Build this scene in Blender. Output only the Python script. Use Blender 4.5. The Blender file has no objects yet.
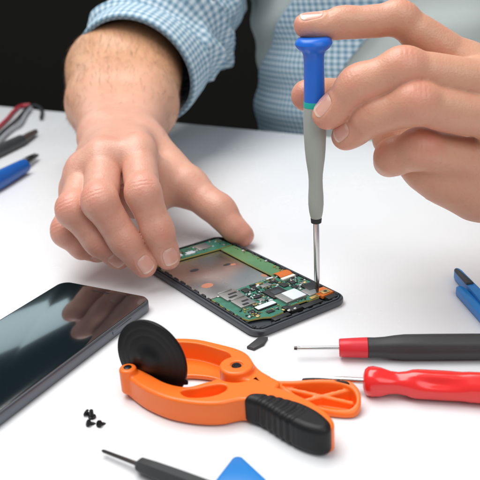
import bpy, bmesh, math, random
import numpy as np
from mathutils import Vector, Matrix
random.seed(7); rng = np.random.default_rng(7)
S = bpy.context.scene; C = S.collection
MM = 0.001
# ------------------------------------------------------------------ camera
F_PX, PITCH, ROLL, CAM_H = 749.62, 0.378772, 0.0624459, 202.386
_c, _s = math.cos(PITCH), math.sin(PITCH)
CAM = np.array([0., 0., CAM_H])
FW, UPV, RT = np.array([0, _c, -_s]), np.array([0, _s, _c]), np.array([1., 0, 0])
def ray(x, y):
    X, Y = x-240, y-240
    a = math.cos(ROLL)*X - math.sin(ROLL)*Y
    b = math.sin(ROLL)*X + math.cos(ROLL)*Y
    return FW + a/F_PX*RT - b/F_PX*UPV
def P(x, y, d): return CAM + d*ray(x, y)                    # millimetres, at a measured depth
def Z(x, y, z=0.):
    r = ray(x, y); return CAM + (z-CAM_H)/r[2]*r            # on the horizontal plane at height z
cd = bpy.data.cameras.new('camera'); cam = bpy.data.objects.new('camera', cd); C.objects.link(cam)
cd.sensor_width = 36; cd.lens = 36*F_PX/480; cd.clip_start = 0.01; cd.clip_end = 50
r2 = math.cos(ROLL)*RT - math.sin(ROLL)*UPV*-1*-1
R_ = np.stack([math.cos(ROLL)*RT - math.sin(ROLL)*UPV, math.sin(ROLL)*RT + math.cos(ROLL)*UPV, -FW], 1)
m = Matrix.Identity(4)
for i in range(3):
    for j in range(3): m[i][j] = R_[i, j]
m[2][3] = CAM_H*MM
cam.matrix_world = m
cd.dof.use_dof = True; cd.dof.focus_distance = 0.42; cd.dof.aperture_fstop = 15
S.camera = cam
S.view_settings.view_transform = 'Standard'; S.view_settings.look = 'None'
S.view_settings.exposure = 0.0

# ------------------------------------------------------------------ materials
def mat(name, col, rough=.5, metal=0., spec=.5, coat=0., sss=0., bump=None, noise=None, trans=0.):
    """noise=(scale, amount) colour variation; bump=(scale, strength)"""
    M = bpy.data.materials.new(name); M.use_nodes = True
    nt = M.node_tree; b = nt.nodes['Principled BSDF']
    b.inputs['Base Color'].default_value = (*col, 1)
    b.inputs['Roughness'].default_value = rough; b.inputs['Metallic'].default_value = metal
    b.inputs['Specular IOR Level'].default_value = spec; b.inputs['Coat Weight'].default_value = coat
    b.inputs['Coat Roughness'].default_value = .08
    b.inputs['Transmission Weight'].default_value = trans
    tc = nt.nodes.new('ShaderNodeTexCoord')
    if noise:
        n = nt.nodes.new('ShaderNodeTexNoise'); n.inputs['Scale'].default_value = noise[0]; n.inputs['Detail'].default_value = 5
        nt.links.new(tc.outputs['Object'], n.inputs['Vector'])
        mx = nt.nodes.new('ShaderNodeMix'); mx.data_type = 'RGBA'
        k = noise[1]
        mx.inputs['A'].default_value = (*[c*(1-k) for c in col], 1); mx.inputs['B'].default_value = (*[min(1, c*(1+k)) for c in col], 1)
        nt.links.new(n.outputs['Fac'], mx.inputs['Factor']); nt.links.new(mx.outputs['Result'], b.inputs['Base Color'])
        rr = nt.nodes.new('ShaderNodeMapRange'); rv = .025 if name == 'white_tabletop' else .08
        rr.inputs['To Min'].default_value = max(.02, rough-rv); rr.inputs['To Max'].default_value = rough+rv
        nt.links.new(n.outputs['Fac'], rr.inputs['Value']); nt.links.new(rr.outputs['Result'], b.inputs['Roughness'])
    if bump:
        n = nt.nodes.new('ShaderNodeTexNoise'); n.inputs['Scale'].default_value = bump[0]; n.inputs['Detail'].default_value = 3
        nt.links.new(tc.outputs['Object'], n.inputs['Vector'])
        bp = nt.nodes.new('ShaderNodeBump'); bp.inputs['Strength'].default_value = bump[1]; bp.inputs['Distance'].default_value = .0005
        nt.links.new(n.outputs['Fac'], bp.inputs['Height']); nt.links.new(bp.outputs['Normal'], b.inputs['Normal'])
    return M
M_orange = mat('orange_plastic', (.95, .175, .016), .36, bump=(2500, .06))
M_rubber = mat('black_rubber', (.006, .006, .0065), .5, spec=.35, noise=(180, .3), bump=(2200, .12))
M_cup = mat('black_cup_rubber', (.0035, .0035, .004), .45, spec=.3, noise=(90, .3))
M_pin = mat('dark_pin', (.02, .02, .022), .35, metal=.6)
M_table = mat('white_tabletop', (.775, .788, .81), .27, spec=.32, noise=(14, .014), bump=(500, .03))
M_tedge = mat('table_edge', (.62, .63, .65), .5)
M_wall = mat('dark_wall', (.018, .018, .016), .9, spec=.1)
M_floor = mat('dark_floor', (.02, .018, .016), .8)
M_frame = mat('phone_frame_black', (.045, .052, .062), .38, bump=(1500, .08), noise=(60, .25))
M_frame_in = mat('phone_inner_black', (.012, .013, .015), .5, bump=(900, .2))
M_shield = mat('brushed_shield', (.62, .61, .61), .27, metal=1., noise=(40, .05))
M_can = mat('shield_can', (.45, .45, .44), .36, metal=.9, bump=(700, .15))
M_copper = mat('copper', (.85, .40, .26), .35, metal=.8)
M_gold = mat('gold_contact', (.80, .55, .22), .35, metal=.9)
M_pcb = mat('green_circuit_board', (.028, .165, .11), .42, coat=.3, noise=(260, .45), bump=(600, .3))
M_pcb2 = mat('olive_circuit_board', (.085, .215, .09), .42, coat=.3, noise=(90, .25), bump=(500, .1))
M_pcbedge = mat('board_edge', (.48, .44, .13), .5)
M_chip = mat('chip_black', (.018, .018, .02), .45, bump=(1200, .1))
M_label = mat('pale_sticker', (.62, .68, .72), .55)
M_flex = mat('orange_flex', (.62, .15, .02), .35, noise=(120, .3))
M_white = mat('white_connector', (.75, .74, .68), .5)
M_glass = mat('black_glass', (.004, .011, .014), .13, spec=1.0, coat=1.0)
M_glass.node_tree.nodes['Principled BSDF'].inputs['Coat IOR'].default_value = 1.75
M_glass.node_tree.nodes['Principled BSDF'].inputs['Coat Roughness'].default_value = .06
M_alu = mat('grey_metal_frame', (.14, .15, .17), .36, metal=.75, noise=(50, .1))
M_steel = mat('steel_shaft', (.62, .62, .61), .22, metal=1., noise=(60, .06))
M_dsteel = mat('dark_steel', (.10, .09, .085), .35, metal=.9)
M_blue = mat('blue_handle', (.004, .135, .64), .38, bump=(900, .05))
M_teal = mat('teal_ring', (.01, .40, .33), .4)
M_greyh = mat('grey_green_handle', (.37, .41, .365), .48, bump=(1200, .06), noise=(30, .03))
M_red = mat('red_plastic', (.70, .022, .035), .4)
M_redt = mat('red_translucent', (.82, .022, .020), .22, coat=.4)
M_blackh = mat('black_handle', (.032, .034, .036), .5, bump=(900, .12), noise=(60, .2))
M_bluep = mat('blue_plastic', (.015, .21, .60), .35)
M_wire_r = mat('red_wire', (.35, .02, .035), .4)
M_wire_k = mat('black_wire', (.015, .015, .017), .4)
M_wire_g = mat('grey_wire', (.30, .31, .33), .4)
M_brown = mat('brown_handle', (.06, .045, .04), .5)
M_tee = mat('pale_tee', (.52, .58, .56), .9, bump=(400, .3))

def skin_material():
    M = bpy.data.materials.new('skin'); M.use_nodes = True
    nt = M.node_tree; b = nt.nodes['Principled BSDF']; L = nt.links
    at = nt.nodes.new('ShaderNodeAttribute'); at.attribute_name = 'redness'
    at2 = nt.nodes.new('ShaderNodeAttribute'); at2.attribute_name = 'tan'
    tc = nt.nodes.new('ShaderNodeTexCoord')
    def noise(sc, det=4):
        n = nt.nodes.new('ShaderNodeTexNoise'); n.inputs['Scale'].default_value = sc; n.inputs['Detail'].default_value = det
        L.new(tc.outputs['Object'], n.inputs['Vector']); return n
    def mix(a, bcol, fac):
        x = nt.nodes.new('ShaderNodeMix'); x.data_type = 'RGBA'
        for k, v in (('A', a), ('B', bcol)):
            if isinstance(v, tuple): x.inputs[k].default_value = (*v, 1)
            else: L.new(v, x.inputs[k])
        L.new(fac, x.inputs['Factor']); return x.outputs['Result']
    def math_(op, a, v):
        x = nt.nodes.new('ShaderNodeMath'); x.operation = op; x.use_clamp = True
        L.new(a, x.inputs[0])
        if isinstance(v, (int, float)): x.inputs[1].default_value = v
        else: L.new(v, x.inputs[1])
        return x.outputs[0]
    n1, n2 = noise(70), noise(420, 6)
    base = mix((.70, .40, .295), (.61, .315, .225), n1.outputs['Fac'])
    base = mix(base, (.60, .325, .18), math_('MULTIPLY', at2.outputs['Fac'], .8))  # tan of the screwdriver hand, painted shade on the other forearm
    blot = math_('MULTIPLY', at.outputs['Fac'], math_('ADD', n1.outputs['Fac'], .35))
    base = mix(base, (.66, .225, .165), blot)
    mr = nt.nodes.new('ShaderNodeMapRange'); mr.inputs['From Min'].default_value = .56; mr.inputs['From Max'].default_value = .72
    L.new(n2.outputs['Fac'], mr.inputs['Value'])
    base = mix(base, (.47, .22, .15), math_('MULTIPLY', mr.outputs['Result'], .22))
    n4 = noise(190, 5)
    mr2 = nt.nodes.new('ShaderNodeMapRange'); mr2.inputs['From Min'].default_value = .45; mr2.inputs['From Max'].default_value = .68
    L.new(n4.outputs['Fac'], mr2.inputs['Value'])
    base = mix(base, (.66, .27, .20), math_('MULTIPLY', mr2.outputs['Result'], .32))
    L.new(base, b.inputs['Base Color'])
    b.inputs['Subsurface Weight'].default_value = .22
    b.inputs['Subsurface Radius'].default_value = (1., .38, .2); b.inputs['Subsurface Scale'].default_value = .0035
    b.inputs['Roughness'].default_value = .42; b.inputs['Specular IOR Level'].default_value = .5
    v = nt.nodes.new('ShaderNodeTexVoronoi'); v.inputs['Scale'].default_value = 820
    L.new(tc.outputs['Object'], v.inputs['Vector'])
    n3 = noise(1500, 3)
    ad = nt.nodes.new('ShaderNodeMath'); ad.operation = 'ADD'; L.new(v.outputs['Distance'], ad.inputs[0]); L.new(n3.outputs['Fac'], ad.inputs[1])
    bp = nt.nodes.new('ShaderNodeBump'); bp.inputs['Strength'].default_value = .21; bp.inputs['Distance'].default_value = .0005
    L.new(ad.outputs[0], bp.inputs['Height']); L.new(bp.outputs['Normal'], b.inputs['Normal'])
    return M
M_skin = skin_material()
M_nail = mat('nail', (.74, .39, .31), .24, spec=.5, coat=.5, noise=(300, .05))
_n = M_nail.node_tree; _a = _n.nodes.new('ShaderNodeAttribute'); _a.attribute_name = 'edge'
_m = _n.nodes.new('ShaderNodeMix'); _m.data_type = 'RGBA'; _m.inputs['B'].default_value = (.86, .68, .56, 1)
_src = _n.nodes['Principled BSDF'].inputs['Base Color'].links[0].from_socket
_n.links.new(_src, _m.inputs['A']); _n.links.new(_a.outputs['Fac'], _m.inputs['Factor']); _n.links.new(_m.outputs['Result'], _n.nodes['Principled BSDF'].inputs['Base Color'])
_b = M_nail.node_tree.nodes['Principled BSDF']; _b.inputs['Subsurface Weight'].default_value = .4
_b.inputs['Subsurface Radius'].default_value = (1, .4, .25); _b.inputs['Subsurface Scale'].default_value = .002

def plaid_material():
    M = bpy.data.materials.new('checked_cloth'); M.use_nodes = True
    nt = M.node_tree; b = nt.nodes['Principled BSDF']; L = nt.links
    uv = nt.nodes.new('ShaderNodeUVMap'); sp = nt.nodes.new('ShaderNodeSeparateXYZ'); L.new(uv.outputs['UV'], sp.inputs[0])
    def stripe(out, per, duty):
        a = nt.nodes.new('ShaderNodeMath'); a.operation = 'MULTIPLY'; a.inputs[1].default_value = 1/per; L.new(out, a.inputs[0])
        f = nt.nodes.new('ShaderNodeMath'); f.operation = 'PINGPONG'; f.inputs[1].default_value = .5; L.new(a.outputs[0], f.inputs[0])
        r = nt.nodes.new('ShaderNodeMapRange'); r.inputs['From Min'].default_value = duty-.06; r.inputs['From Max'].default_value = duty+.06
        L.new(f.outputs[0], r.inputs['Value']); return r.outputs['Result']
    u = stripe(sp.outputs['X'], 6.2, .25); v = stripe(sp.outputs['Y'], 6.2, .25)
    ad = nt.nodes.new('ShaderNodeMath'); ad.operation = 'ADD'; L.new(u, ad.inputs[0]); L.new(v, ad.inputs[1])
    cr = nt.nodes.new('ShaderNodeValToRGB'); L.new(ad.outputs[0], cr.inputs['Fac'])
    mu = nt.nodes.new('ShaderNodeMath'); mu.operation = 'MULTIPLY'; mu.inputs[1].default_value = .5
    L.new(ad.outputs[0], mu.inputs[0]); L.new(mu.outputs[0], cr.inputs['Fac'])
    e = cr.color_ramp.elements
    e[0].position = 0; e[0].color = (.155, .27, .36, 1); e[1].position = 1; e[1].color = (.58, .67, .72, 1)
    x = e.new(.5); x.color = (.33, .46, .55, 1)
    L.new(cr.outputs['Color'], b.inputs['Base Color'])
    b.inputs['Roughness'].default_value = .9; b.inputs['Specular IOR Level'].default_value = .15
    return M
M_plaid = plaid_material()

# ------------------------------------------------------------------ mesh helpers
def link(name, me, material, parent=None):
    o = bpy.data.objects.new(name, me); C.objects.link(o)
    if material is not None: me.materials.append(material)
    if parent is not None: o.parent = parent
    return o
def tag(o, label=None, cat=None, group=None, kind=None):
    for k, v in (('label', label), ('category', cat), ('group', group), ('kind', kind)):
        if v: o[k] = v
    return o
def empty(name, loc, rotz=0):
    o = bpy.data.objects.new(name, None); C.objects.link(o)
    o.location = [c*MM for c in loc]; o.rotation_euler = (0, 0, rotz); o.empty_display_size = .02
    return o
def from_arrays(verts, quads, name='mesh', smooth=True):
    me = bpy.data.meshes.new(name)
    v = np.asarray(verts, np.float32); q = np.asarray(quads, np.int32)
    me.vertices.add(len(v)); me.vertices.foreach_set('co', (v*MM).astype(np.float32).ravel())
    n = q.shape[1]
    me.loops.add(q.size); me.loops.foreach_set('vertex_index', q.ravel())
    me.polygons.add(len(q)); me.polygons.foreach_set('loop_start', np.arange(0, q.size, n, dtype=np.int32))
    me.polygons.foreach_set('loop_total', np.full(len(q), n, np.int32))
    me.polygons.foreach_set('use_smooth', np.full(len(q), smooth))
    me.update(calc_edges=True); me.validate()
    return me
class MB:
    """collects shapes (millimetres) into one mesh"""
    def __init__(s): s.bm = bmesh.new()
    def box(s, c, size, rz=0, bevel=0, rot=None, seg=2):
        r = bmesh.ops.create_cube(s.bm, size=1)
        vs = r['verts']
        M = Matrix.Translation(Vector(c)) @ (rot if rot is not None else Matrix.Rotation(rz, 4, 'Z')) @ Matrix.Diagonal((*size, 1))
        bmesh.ops.transform(s.bm, matrix=M, verts=vs)
        if bevel:
            es = list({e for v in vs for e in v.link_edges})
            bmesh.ops.bevel(s.bm, geom=es, offset=bevel, segments=seg, affect='EDGES', profile=.5)
        return s
    def prism(s, pts, z0, z1, bevel=0, seg=2):
        vs = [s.bm.verts.new((p[0], p[1], z0)) for p in pts]
        f = s.bm.faces.new(vs); f.normal_update()
        if f.normal.z > 0: f.normal_flip()
        r = bmesh.ops.extrude_face_region(s.bm, geom=[f])
        tv = [g for g in r['geom'] if isinstance(g, bmesh.types.BMVert)]
        bmesh.ops.translate(s.bm, verts=tv, vec=(0, 0, z1-z0))
        if bevel:
            tf = [g for g in r['geom'] if isinstance(g, bmesh.types.BMFace)]
            es = list({e for ff in tf for e in ff.edges})
            bmesh.ops.bevel(s.bm, geom=es, offset=bevel, segments=seg, affect='EDGES', profile=.5)
        return s
    def lathe(s, prof, a, b, n=32, mod=None):
        """prof: (t mm from a, radius); mod(t, ang)->radius factor"""
        a, b = Vector(a), Vector(b); ax = (b-a).normalized()
        x = ax.cross(Vector((0, 0, 1)))
        if x.length < 1e-4: x = Vector((1, 0, 0))
        x.normalize(); y = ax.cross(x)
        rings = []
        for t, r in prof:
            if r < 1e-6: rings.append([s.bm.verts.new(a+ax*t)]); continue
            ring = []
            for i in range(n):
                an = 2*math.pi*i/n; k = mod(t, an) if mod else 1
                ring.append(s.bm.verts.new(a+ax*t+(x*math.cos(an)+y*math.sin(an))*r*k))
            rings.append(ring)
        for p, q in zip(rings, rings[1:]):
            if len(p) == 1 and len(q) == 1: continue
            for i in range(n):
                j = (i+1) % n
                if len(p) == 1: s.bm.faces.new((p[0], q[j], q[i]))
                elif len(q) == 1: s.bm.faces.new((p[i], p[j], q[0]))
                else: s.bm.faces.new((p[i], p[j], q[j], q[i]))
        for end in (rings[0], rings[-1]):
            if len(end) > 1: s.bm.faces.new(end)
        return s
    def tube(s, pts, r, n=10):
        pts = [Vector(p) for p in pts]
        fine = []
        for i in range(len(pts)-1):
            p0, p1, p2, p3 = pts[max(i-1, 0)], pts[i], pts[i+1], pts[min(i+2, len(pts)-1)]
            for k in range(8):
                t = k/8
                fine.append(.5*((2*p1)+(p2-p0)*t+(2*p0-5*p1+4*p2-p3)*t*t+(3*p1-p0-3*p2+p3)*t**3))
        fine.append(pts[-1])
        rings = []; up = Vector((0, 0, 1))
        for i, p in enumerate(fine):
            d = (fine[min(i+1, len(fine)-1)]-fine[max(i-1, 0)]).normalized()
            x = d.cross(up); x = x.normalized() if x.length > 1e-3 else Vector((1, 0, 0)); y = d.cross(x)
            rings.append([s.bm.verts.new(p+(x*math.cos(2*math.pi*k/n)+y*math.sin(2*math.pi*k/n))*r) for k in range(n)])
        for p, q in zip(rings, rings[1:]):
            for k in range(n): s.bm.faces.new((p[k], p[(k+1) % n], q[(k+1) % n], q[k]))
        s.bm.faces.new(rings[0]); s.bm.faces.new(rings[-1])
        return s
    def build(s, name, material, parent=None, smooth=True, angle=35):
        bmesh.ops.recalc_face_normals(s.bm, faces=s.bm.faces[:])
        bmesh.ops.scale(s.bm, vec=(MM, MM, MM), verts=s.bm.verts[:])
        me = bpy.data.meshes.new(name); s.bm.to_mesh(me); s.bm.free()
        if smooth:
            me.shade_smooth()
            try: me.set_sharp_from_angle(angle=math.radians(angle))
            except Exception: pass
        return link(name, me, material, parent)

def rrect(x0, y0, x1, y1, r, n=6):
    out = []
    for cx, cy, a0 in ((x1-r, y1-r, 0), (x0+r, y1-r, 90), (x0+r, y0+r, 180), (x1-r, y0+r, 270)):
        for i in range(n+1):
            a = math.radians(a0+90*i/n); out.append((cx+r*math.cos(a), cy+r*math.sin(a)))
    return out

# ------------------------------------------------------------------ distance fields -> smooth meshes
def surface_nets(D, org, h):
    """zero surface of the field D on a regular grid"""
    ins = D < 0
    cnt = np.zeros(tuple(n-1 for n in D.shape), np.uint8)
    for i in (0, 1):
        for j in (0, 1):
            for k in (0, 1):
                cnt += ins[i:ins.shape[0]-1+i, j:ins.shape[1]-1+j, k:ins.shape[2]-1+k]
    act = (cnt > 0) & (cnt < 8); del cnt
    I = np.argwhere(act); idx = np.full(act.shape, -1, np.int32); idx[act] = np.arange(len(I), dtype=np.int32)
    offs = np.array([(i, j, k) for i in (0, 1) for j in (0, 1) for k in (0, 1)])
    V = np.stack([D[I[:, 0]+o[0], I[:, 1]+o[1], I[:, 2]+o[2]] for o in offs], 1)
    acc = np.zeros((len(I), 3)); num = np.zeros(len(I))
    for a in range(8):
        for b in range(a+1, 8):
            if np.abs(offs[a]-offs[b]).sum() != 1: continue
            va, vb = V[:, a], V[:, b]; cr = (va < 0) != (vb < 0)
            t = np.where(cr, va/np.where(cr, va-vb, 1), 0)
            acc += np.where(cr[:, None], offs[a]+t[:, None]*(offs[b]-offs[a]), 0); num += cr
    verts = org + (I+acc/num[:, None])*h
    quads = []
    for ax in range(3):
        sl0 = [slice(None)]*3; sl1 = [slice(None)]*3
        sl0[ax] = slice(0, -1); sl1[ax] = slice(1, None)
        b, c = [x for x in range(3) if x != ax]
        A, B = ins[tuple(sl0)], ins[tuple(sl1)]
        E = np.argwhere(A != B)
        E = E[(E[:, b] > 0) & (E[:, c] > 0) & (E[:, b] < D.shape[b]-1) & (E[:, c] < D.shape[c]-1)]
        flip = A[E[:, 0], E[:, 1], E[:, 2]]
        q = []
        for db, dc in ((1, 1), (0, 1), (0, 0), (1, 0)):
            e = E.copy(); e[:, b] -= db; e[:, c] -= dc
            q.append(idx[e[:, 0], e[:, 1], e[:, 2]])
        q = np.stack(q, 1)
        if ax == 1: flip = ~flip
        q[~flip] = q[~flip][:, ::-1]
        quads.append(q)
    return verts, np.concatenate(quads)
def smin(a, b, k):
    h = np.maximum(k-np.abs(a-b), 0)/k
    return np.minimum(a, b)-h*h*k*.25
def smax(a, b, k): return -smin(-a, -b, k)
def cone(p, a, b, ra, rb):
    ab = b-a; L2 = ab@ab
    t = np.clip(((p-a)@ab)/L2, 0, 1)
    d = p-a-t[:, None]*ab
    return np.sqrt(np.einsum('ij,ij->i', d, d))-(ra+(rb-ra)*t)
def poly2d(px, py, pts):
    """signed distance to a closed polygon"""
    d = np.full(px.shape, 1e9); s = np.ones(px.shape)
    n = len(pts)
    for i in range(n):
        ax, ay = pts[i]; bx, by = pts[i-1]
        ex, ey = bx-ax, by-ay; wx, wy = px-ax, py-ay
        t = np.clip((wx*ex+wy*ey)/(ex*ex+ey*ey), 0, 1)
        d = np.minimum(d, (wx-ex*t)**2+(wy-ey*t)**2)
        c1, c2, c3 = py >= ay, py < by, ex*wy > ey*wx
        s = np.where((c1 & c2 & c3) | (~c1 & ~c2 & ~c3), -s, s)
    return s*np.sqrt(d)
def spline(pts, n=6):
    """closed smooth curve through pts"""
    out = []; N = len(pts); q = [np.array(p[:2], float) for p in pts]
    for i in range(N):
        p0, p1, p2, p3 = q[i-1], q[i], q[(i+1) % N], q[(i+2) % N]
        for k in range(n):
            t = k/n
            out.append(.5*(2*p1+(p2-p0)*t+(2*p0-5*p1+4*p2-p3)*t*t+(3*p1-p0-3*p2+p3)*t**3))
    return out
def field_mesh(fn, lo, hi, h):
    lo = np.array(lo, float); n = [int(math.ceil((b-a)/h))+1 for a, b in zip(lo, hi)]
    g = np.stack(np.meshgrid(*[lo[i]+h*np.arange(n[i]) for i in range(3)], indexing='ij'), -1)
    D = fn(g[..., 0], g[..., 1], g[..., 2])
    return surface_nets(D.astype(np.float32), lo, h)

# ================================================================== SETTING
E0, E1 = Z(10, 107), Z(290, 133)
ed = (E1-E0)[:2]/np.linalg.norm((E1-E0)[:2]); en = np.array([-ed[1], ed[0]])
mid = (E0+E1)[:2]/2
q = [mid-ed*900, mid+ed*1100, mid+ed*1100-en*1500, mid-ed*900-en*1500]
t = tag(empty('table', (0, 0, 0)), 'white glossy work table that everything lies on', 'table')
MB().prism([tuple(v) for v in q], -28, 0, 2).build('tabletop', M_table, t)
for v in ((.06, .06), (.94, .06), (.94, .94), (.06, .94)):
    c = q[0]+(q[1]-q[0])*v[0]+(q[3]-q[0])*v[1]
    MB().box((c[0], c[1], -374), (50, 50, 690), bevel=3).build('leg', M_tedge, t)
tag(MB().box((0, 2100, 700), (7000, 60, 2900)).build('wall', M_wall), kind='structure')
tag(MB().box((0, 500, -735), (7000, 5000, 30)).build('floor', M_floor), kind='structure')

# ================================================================== HANDS AND ARMS
class Limb:
    def __init__(s):
        s.base = []; s.fing = []; s.kb = 14.; s.marks = []; s.nails = []; s.creases = []
    def b(s, a, c, ra, rc): s.base.append((np.array(a), np.array(c), ra, rc))
    def finger(s, pts, rad, hint, k=9., nail=(11., 9.6), crease=.36, tiphint=None):
        pts = [np.array(p) for p in pts]
        prims = []
        for i in range(len(pts)-1): prims.append((pts[i], pts[i+1], rad[i], rad[i+1]))
        hint = np.array(hint, float)
        for i in range(len(pts)-1):                      # palmar pads between the joints
            a, c = pts[i], pts[i+1]; ax = (c-a)/np.linalg.norm(c-a)
            n = hint-ax*(hint@ax); n /= np.linalg.norm(n)
            r = (rad[i]+rad[i+1])/2
            s.marks.append(((a+c)/2+n*r*.5, 13., .30 if i else .15))
            prims.append((a*.62+c*.38-n*r*.16, a*.3+c*.7-n*r*.16, r*.9, r*.9))
        for i in range(1, len(pts)-1):                   # knuckle bones
            ax = pts[i+1]-pts[i-1]; ax /= np.linalg.norm(ax)
            n = hint-ax*(hint@ax); n /= np.linalg.norm(n)
            kn = .02 if len(pts) == 3 else .075 if i < len(pts)-2 else .03
            prims.append((pts[i]+n*rad[i]*kn-ax*1.5, pts[i]+n*rad[i]*kn+ax*1.5, rad[i]*.94, rad[i]*.94))
            s.creases.append((pts[i]+n*rad[i]*.8, ax, n, crease if i == len(pts)-2 else crease*1.3, 2.0 if i == len(pts)-2 else 2.5, rad[i]))
            s.marks.append((pts[i]+n*rad[i]*.9, rad[i]*1.05, .45 if i == len(pts)-2 else .65))
        ax = pts[-1]-pts[-2]; ax /= np.linalg.norm(ax)
        th = np.array(tiphint if tiphint is not None else hint, float)
        n = th-ax*(th@ax); n /= np.linalg.norm(n)
        s.marks.append((pts[-1]-n*rad[-1]*.2+ax*rad[-1]*.5, rad[-1]*1.25, .8))
        nl = None
        if nail:
            nl = dict(c=pts[-1]-ax*2.2, ax=ax, n=n, lat=np.cross(ax, n), L=nail[0], W=nail[1], r=rad[-1])
            s.nails.append((nl, len(s.fing)))
        s.fing.append(dict(pr=prims, root=pts[0], k=k, nail=nl, r=rad))
    # ---- evaluation
    @staticmethod
    def group(p, prims, k, ctr=None, rad=0, far=1e3):
        d = None
        for a, c, ra, rc in prims:
            if ctr is not None:
                ab = c-a; tt = min(1, max(0, ((ctr-a)@ab)/(ab@ab)))
                if np.linalg.norm(ctr-a-ab*tt)-(ra+(rc-ra)*tt) > rad: continue
            x = cone(p, a, c, ra, rc)
            d = x if d is None else smin(d, x, k)
        return np.full(len(p), far) if d is None else d
    def finger_d(s, p, f, ctr=None, rad=0, plain=False):
        d = s.group(p, f['pr'], 4.5, ctr, rad)
        nl = f['nail']
        if nl is not None and (ctr is None or np.linalg.norm(ctr-nl['c']) < 40):
            v = p-nl['c']; u = v@nl['ax']; w = v@nl['lat']; z = v@nl['n']
            near = (np.abs(u) < 18) & (np.abs(w) < 14)
            # flatten the nail bed a little
            dd = smax(d, z-nl['r']*.88+.044*w*w+.012*np.maximum(u, 0)**2, 2.2)
            wt = np.clip((u+nl['L']/2+7)/8, 0, 1); wt = wt*wt*(3-2*wt)
            d = np.where(near, d+wt*np.clip(dd-d, 0, 1.6), d)
            if not plain:
                o = s.outline(nl, u, w)
                top = z > nl['r']*.2
                fold = .50*np.exp(-((o-.9)/.75)**2)*np.clip((3.8-u)/3, 0, 1)
                sink = .30*np.clip(-o/.6, 0, 1)
                d = np.where(near & top, d-fold+sink, d)
        return d
    @staticmethod
    def outline(nl, u, w):
        hL, hW = nl['L']/2, nl['W']/2
        e = ((np.abs(u)/hL)**3.2+(np.abs(w)/(hW*(1+.05*u/hL)))**3.2)**(1/3.2)
        return (e-1)*min(hL, hW)
    def eval(s, p, ctr=None, rad=0):
        base = s.group(p, s.base, s.kb, ctr, rad)
        d = base
        for f in s.fing:
            fd = s.finger_d(p, f, ctr, rad)
            if fd[0] == 1e3 and ctr is not None and fd.min() > 900: continue
            dist = np.sqrt(((p-f['root'])**2).sum(1))
            k = f['k']*np.exp(-(dist/24)**2)+.3
            d = smin(d, smin(base, fd, k), .55)
        for c, ax, n, amp, sp, r in s.creases:
            if ctr is not None and np.linalg.norm(ctr-c) > 26: continue
            v = p-c; u = v@ax; w = np.abs(v@np.cross(ax, n)); z = v@n
            m = np.exp(-(u/(sp*1.9))**2)*np.exp(-(w/(r*.75))**2)*np.clip((z+r*.6)/(r*.5), 0, 1)
            uu = u+.25*np.sin(w*1.1)+.12*w
            d = d+amp*m*(.5+.5*np.cos(uu/sp*2*math.pi))**3
        return d
    def mesh(s, lo, hi, h=.8, B=12):
        lo = np.floor(np.array(lo)); n = [int(math.ceil((b-a)/h/B))*B+1 for a, b in zip(lo, hi)]
        nb = [(x-1)//B for x in n]
        ctr = np.stack(np.meshgrid(*[lo[i]+h*B*(np.arange(nb[i])+.5) for i in range(3)], indexing='ij'), -1).reshape(-1, 3)
        cdist = s.eval(ctr)
        half = h*B*math.sqrt(3)/2
        D = np.repeat(np.repeat(np.repeat(np.where(cdist < 0, -1., 1.).astype(np.float32).reshape(nb), B, 0), B, 1), B, 2)
        D = np.pad(D, ((0, 1),)*3, mode='edge')
        g = np.stack(np.meshgrid(*[h*np.arange(B+1)]*3, indexing='ij'), -1).reshape(-1, 3)
        bi = np.argwhere((np.abs(cdist) < half+5).reshape(nb))
        for i, j, k in bi:
            o = lo+np.array([i, j, k])*B*h
            v = s.eval(o+g, o+half/math.sqrt(3), half+9).reshape(B+1, B+1, B+1)
            D[i*B:i*B+B+1, j*B:j*B+B+1, k*B:k*B+B+1] = np.clip(v, -3, 3)
        for ax in range(3):                                # close the field at the box
            sl = [slice(None)]*3
            for e in (0, -1): sl[ax] = e; D[tuple(sl)] = 3
        return surface_nets(D, lo, h)
    def redness(s, v):
        r = np.zeros(len(v))
        for c, rad, a in s.marks:
            d2 = ((v-c)**2).sum(1); r = np.maximum(r, a*np.exp(-d2/(rad*rad)))
        return r
CAMDIR = -FW*.8+UPV*.6
def V3(a, b, c): return a*RT+b*UPV-c*FW      # right, up, toward the camera

# ---- the hand holding the phone
H1 = Limb(); H1.kb = 12
imcp, mmcp, rmcp, lmcp = P(138, 151, 496), P(104, 156, 494), P(86, 169, 498), P(78, 187, 506)
wrist = P(119, 136, 582)
wa, wb = wrist+V3(-12, 0, 0), wrist+V3(12, -3, 0)
H1.b(imcp, wb, 10.6, 15); H1.b(mmcp, wrist, 11, 16); H1.b(rmcp, wrist+V3(-4, -4, 0), 10.5, 15); H1.b(lmcp, wa, 9.5, 14.5)
H1.b(imcp+V3(-2, -9, 2), rmcp+V3(2, -9, 0), 8, 8)
H1.b(wa, wb, 16.5, 17)
fa0, fa1 = P(122, 101, 668), P(126, 74, 735)
H1.b(wa, fa0+V3(-15, -2, 0), 16.5, 33); H1.b(wb, fa0+V3(15, -4, 0), 17, 33)
H1.b(fa0+V3(-15, -2, 0), fa1+V3(-16, 2, 0), 33, 43); H1.b(fa0+V3(15, -4, 0), fa1+V3(14, 0, 0), 33, 41)
elbow = P(150, 44, 805); H1.b(fa1, elbow, 48, 42)
tcmc, tmcp = P(150, 148, 572), P(189, 186, 548)
for a_, b_ in ((imcp, mmcp), (mmcp, rmcp), (rmcp, lmcp)): H1.b(a_-FW*8-UPV*3, b_-FW*8-UPV*3, 7.5, 7.5)
H1.b(tcmc, tmcp, 16, 12.5)                                   # ball of the thumb
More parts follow.
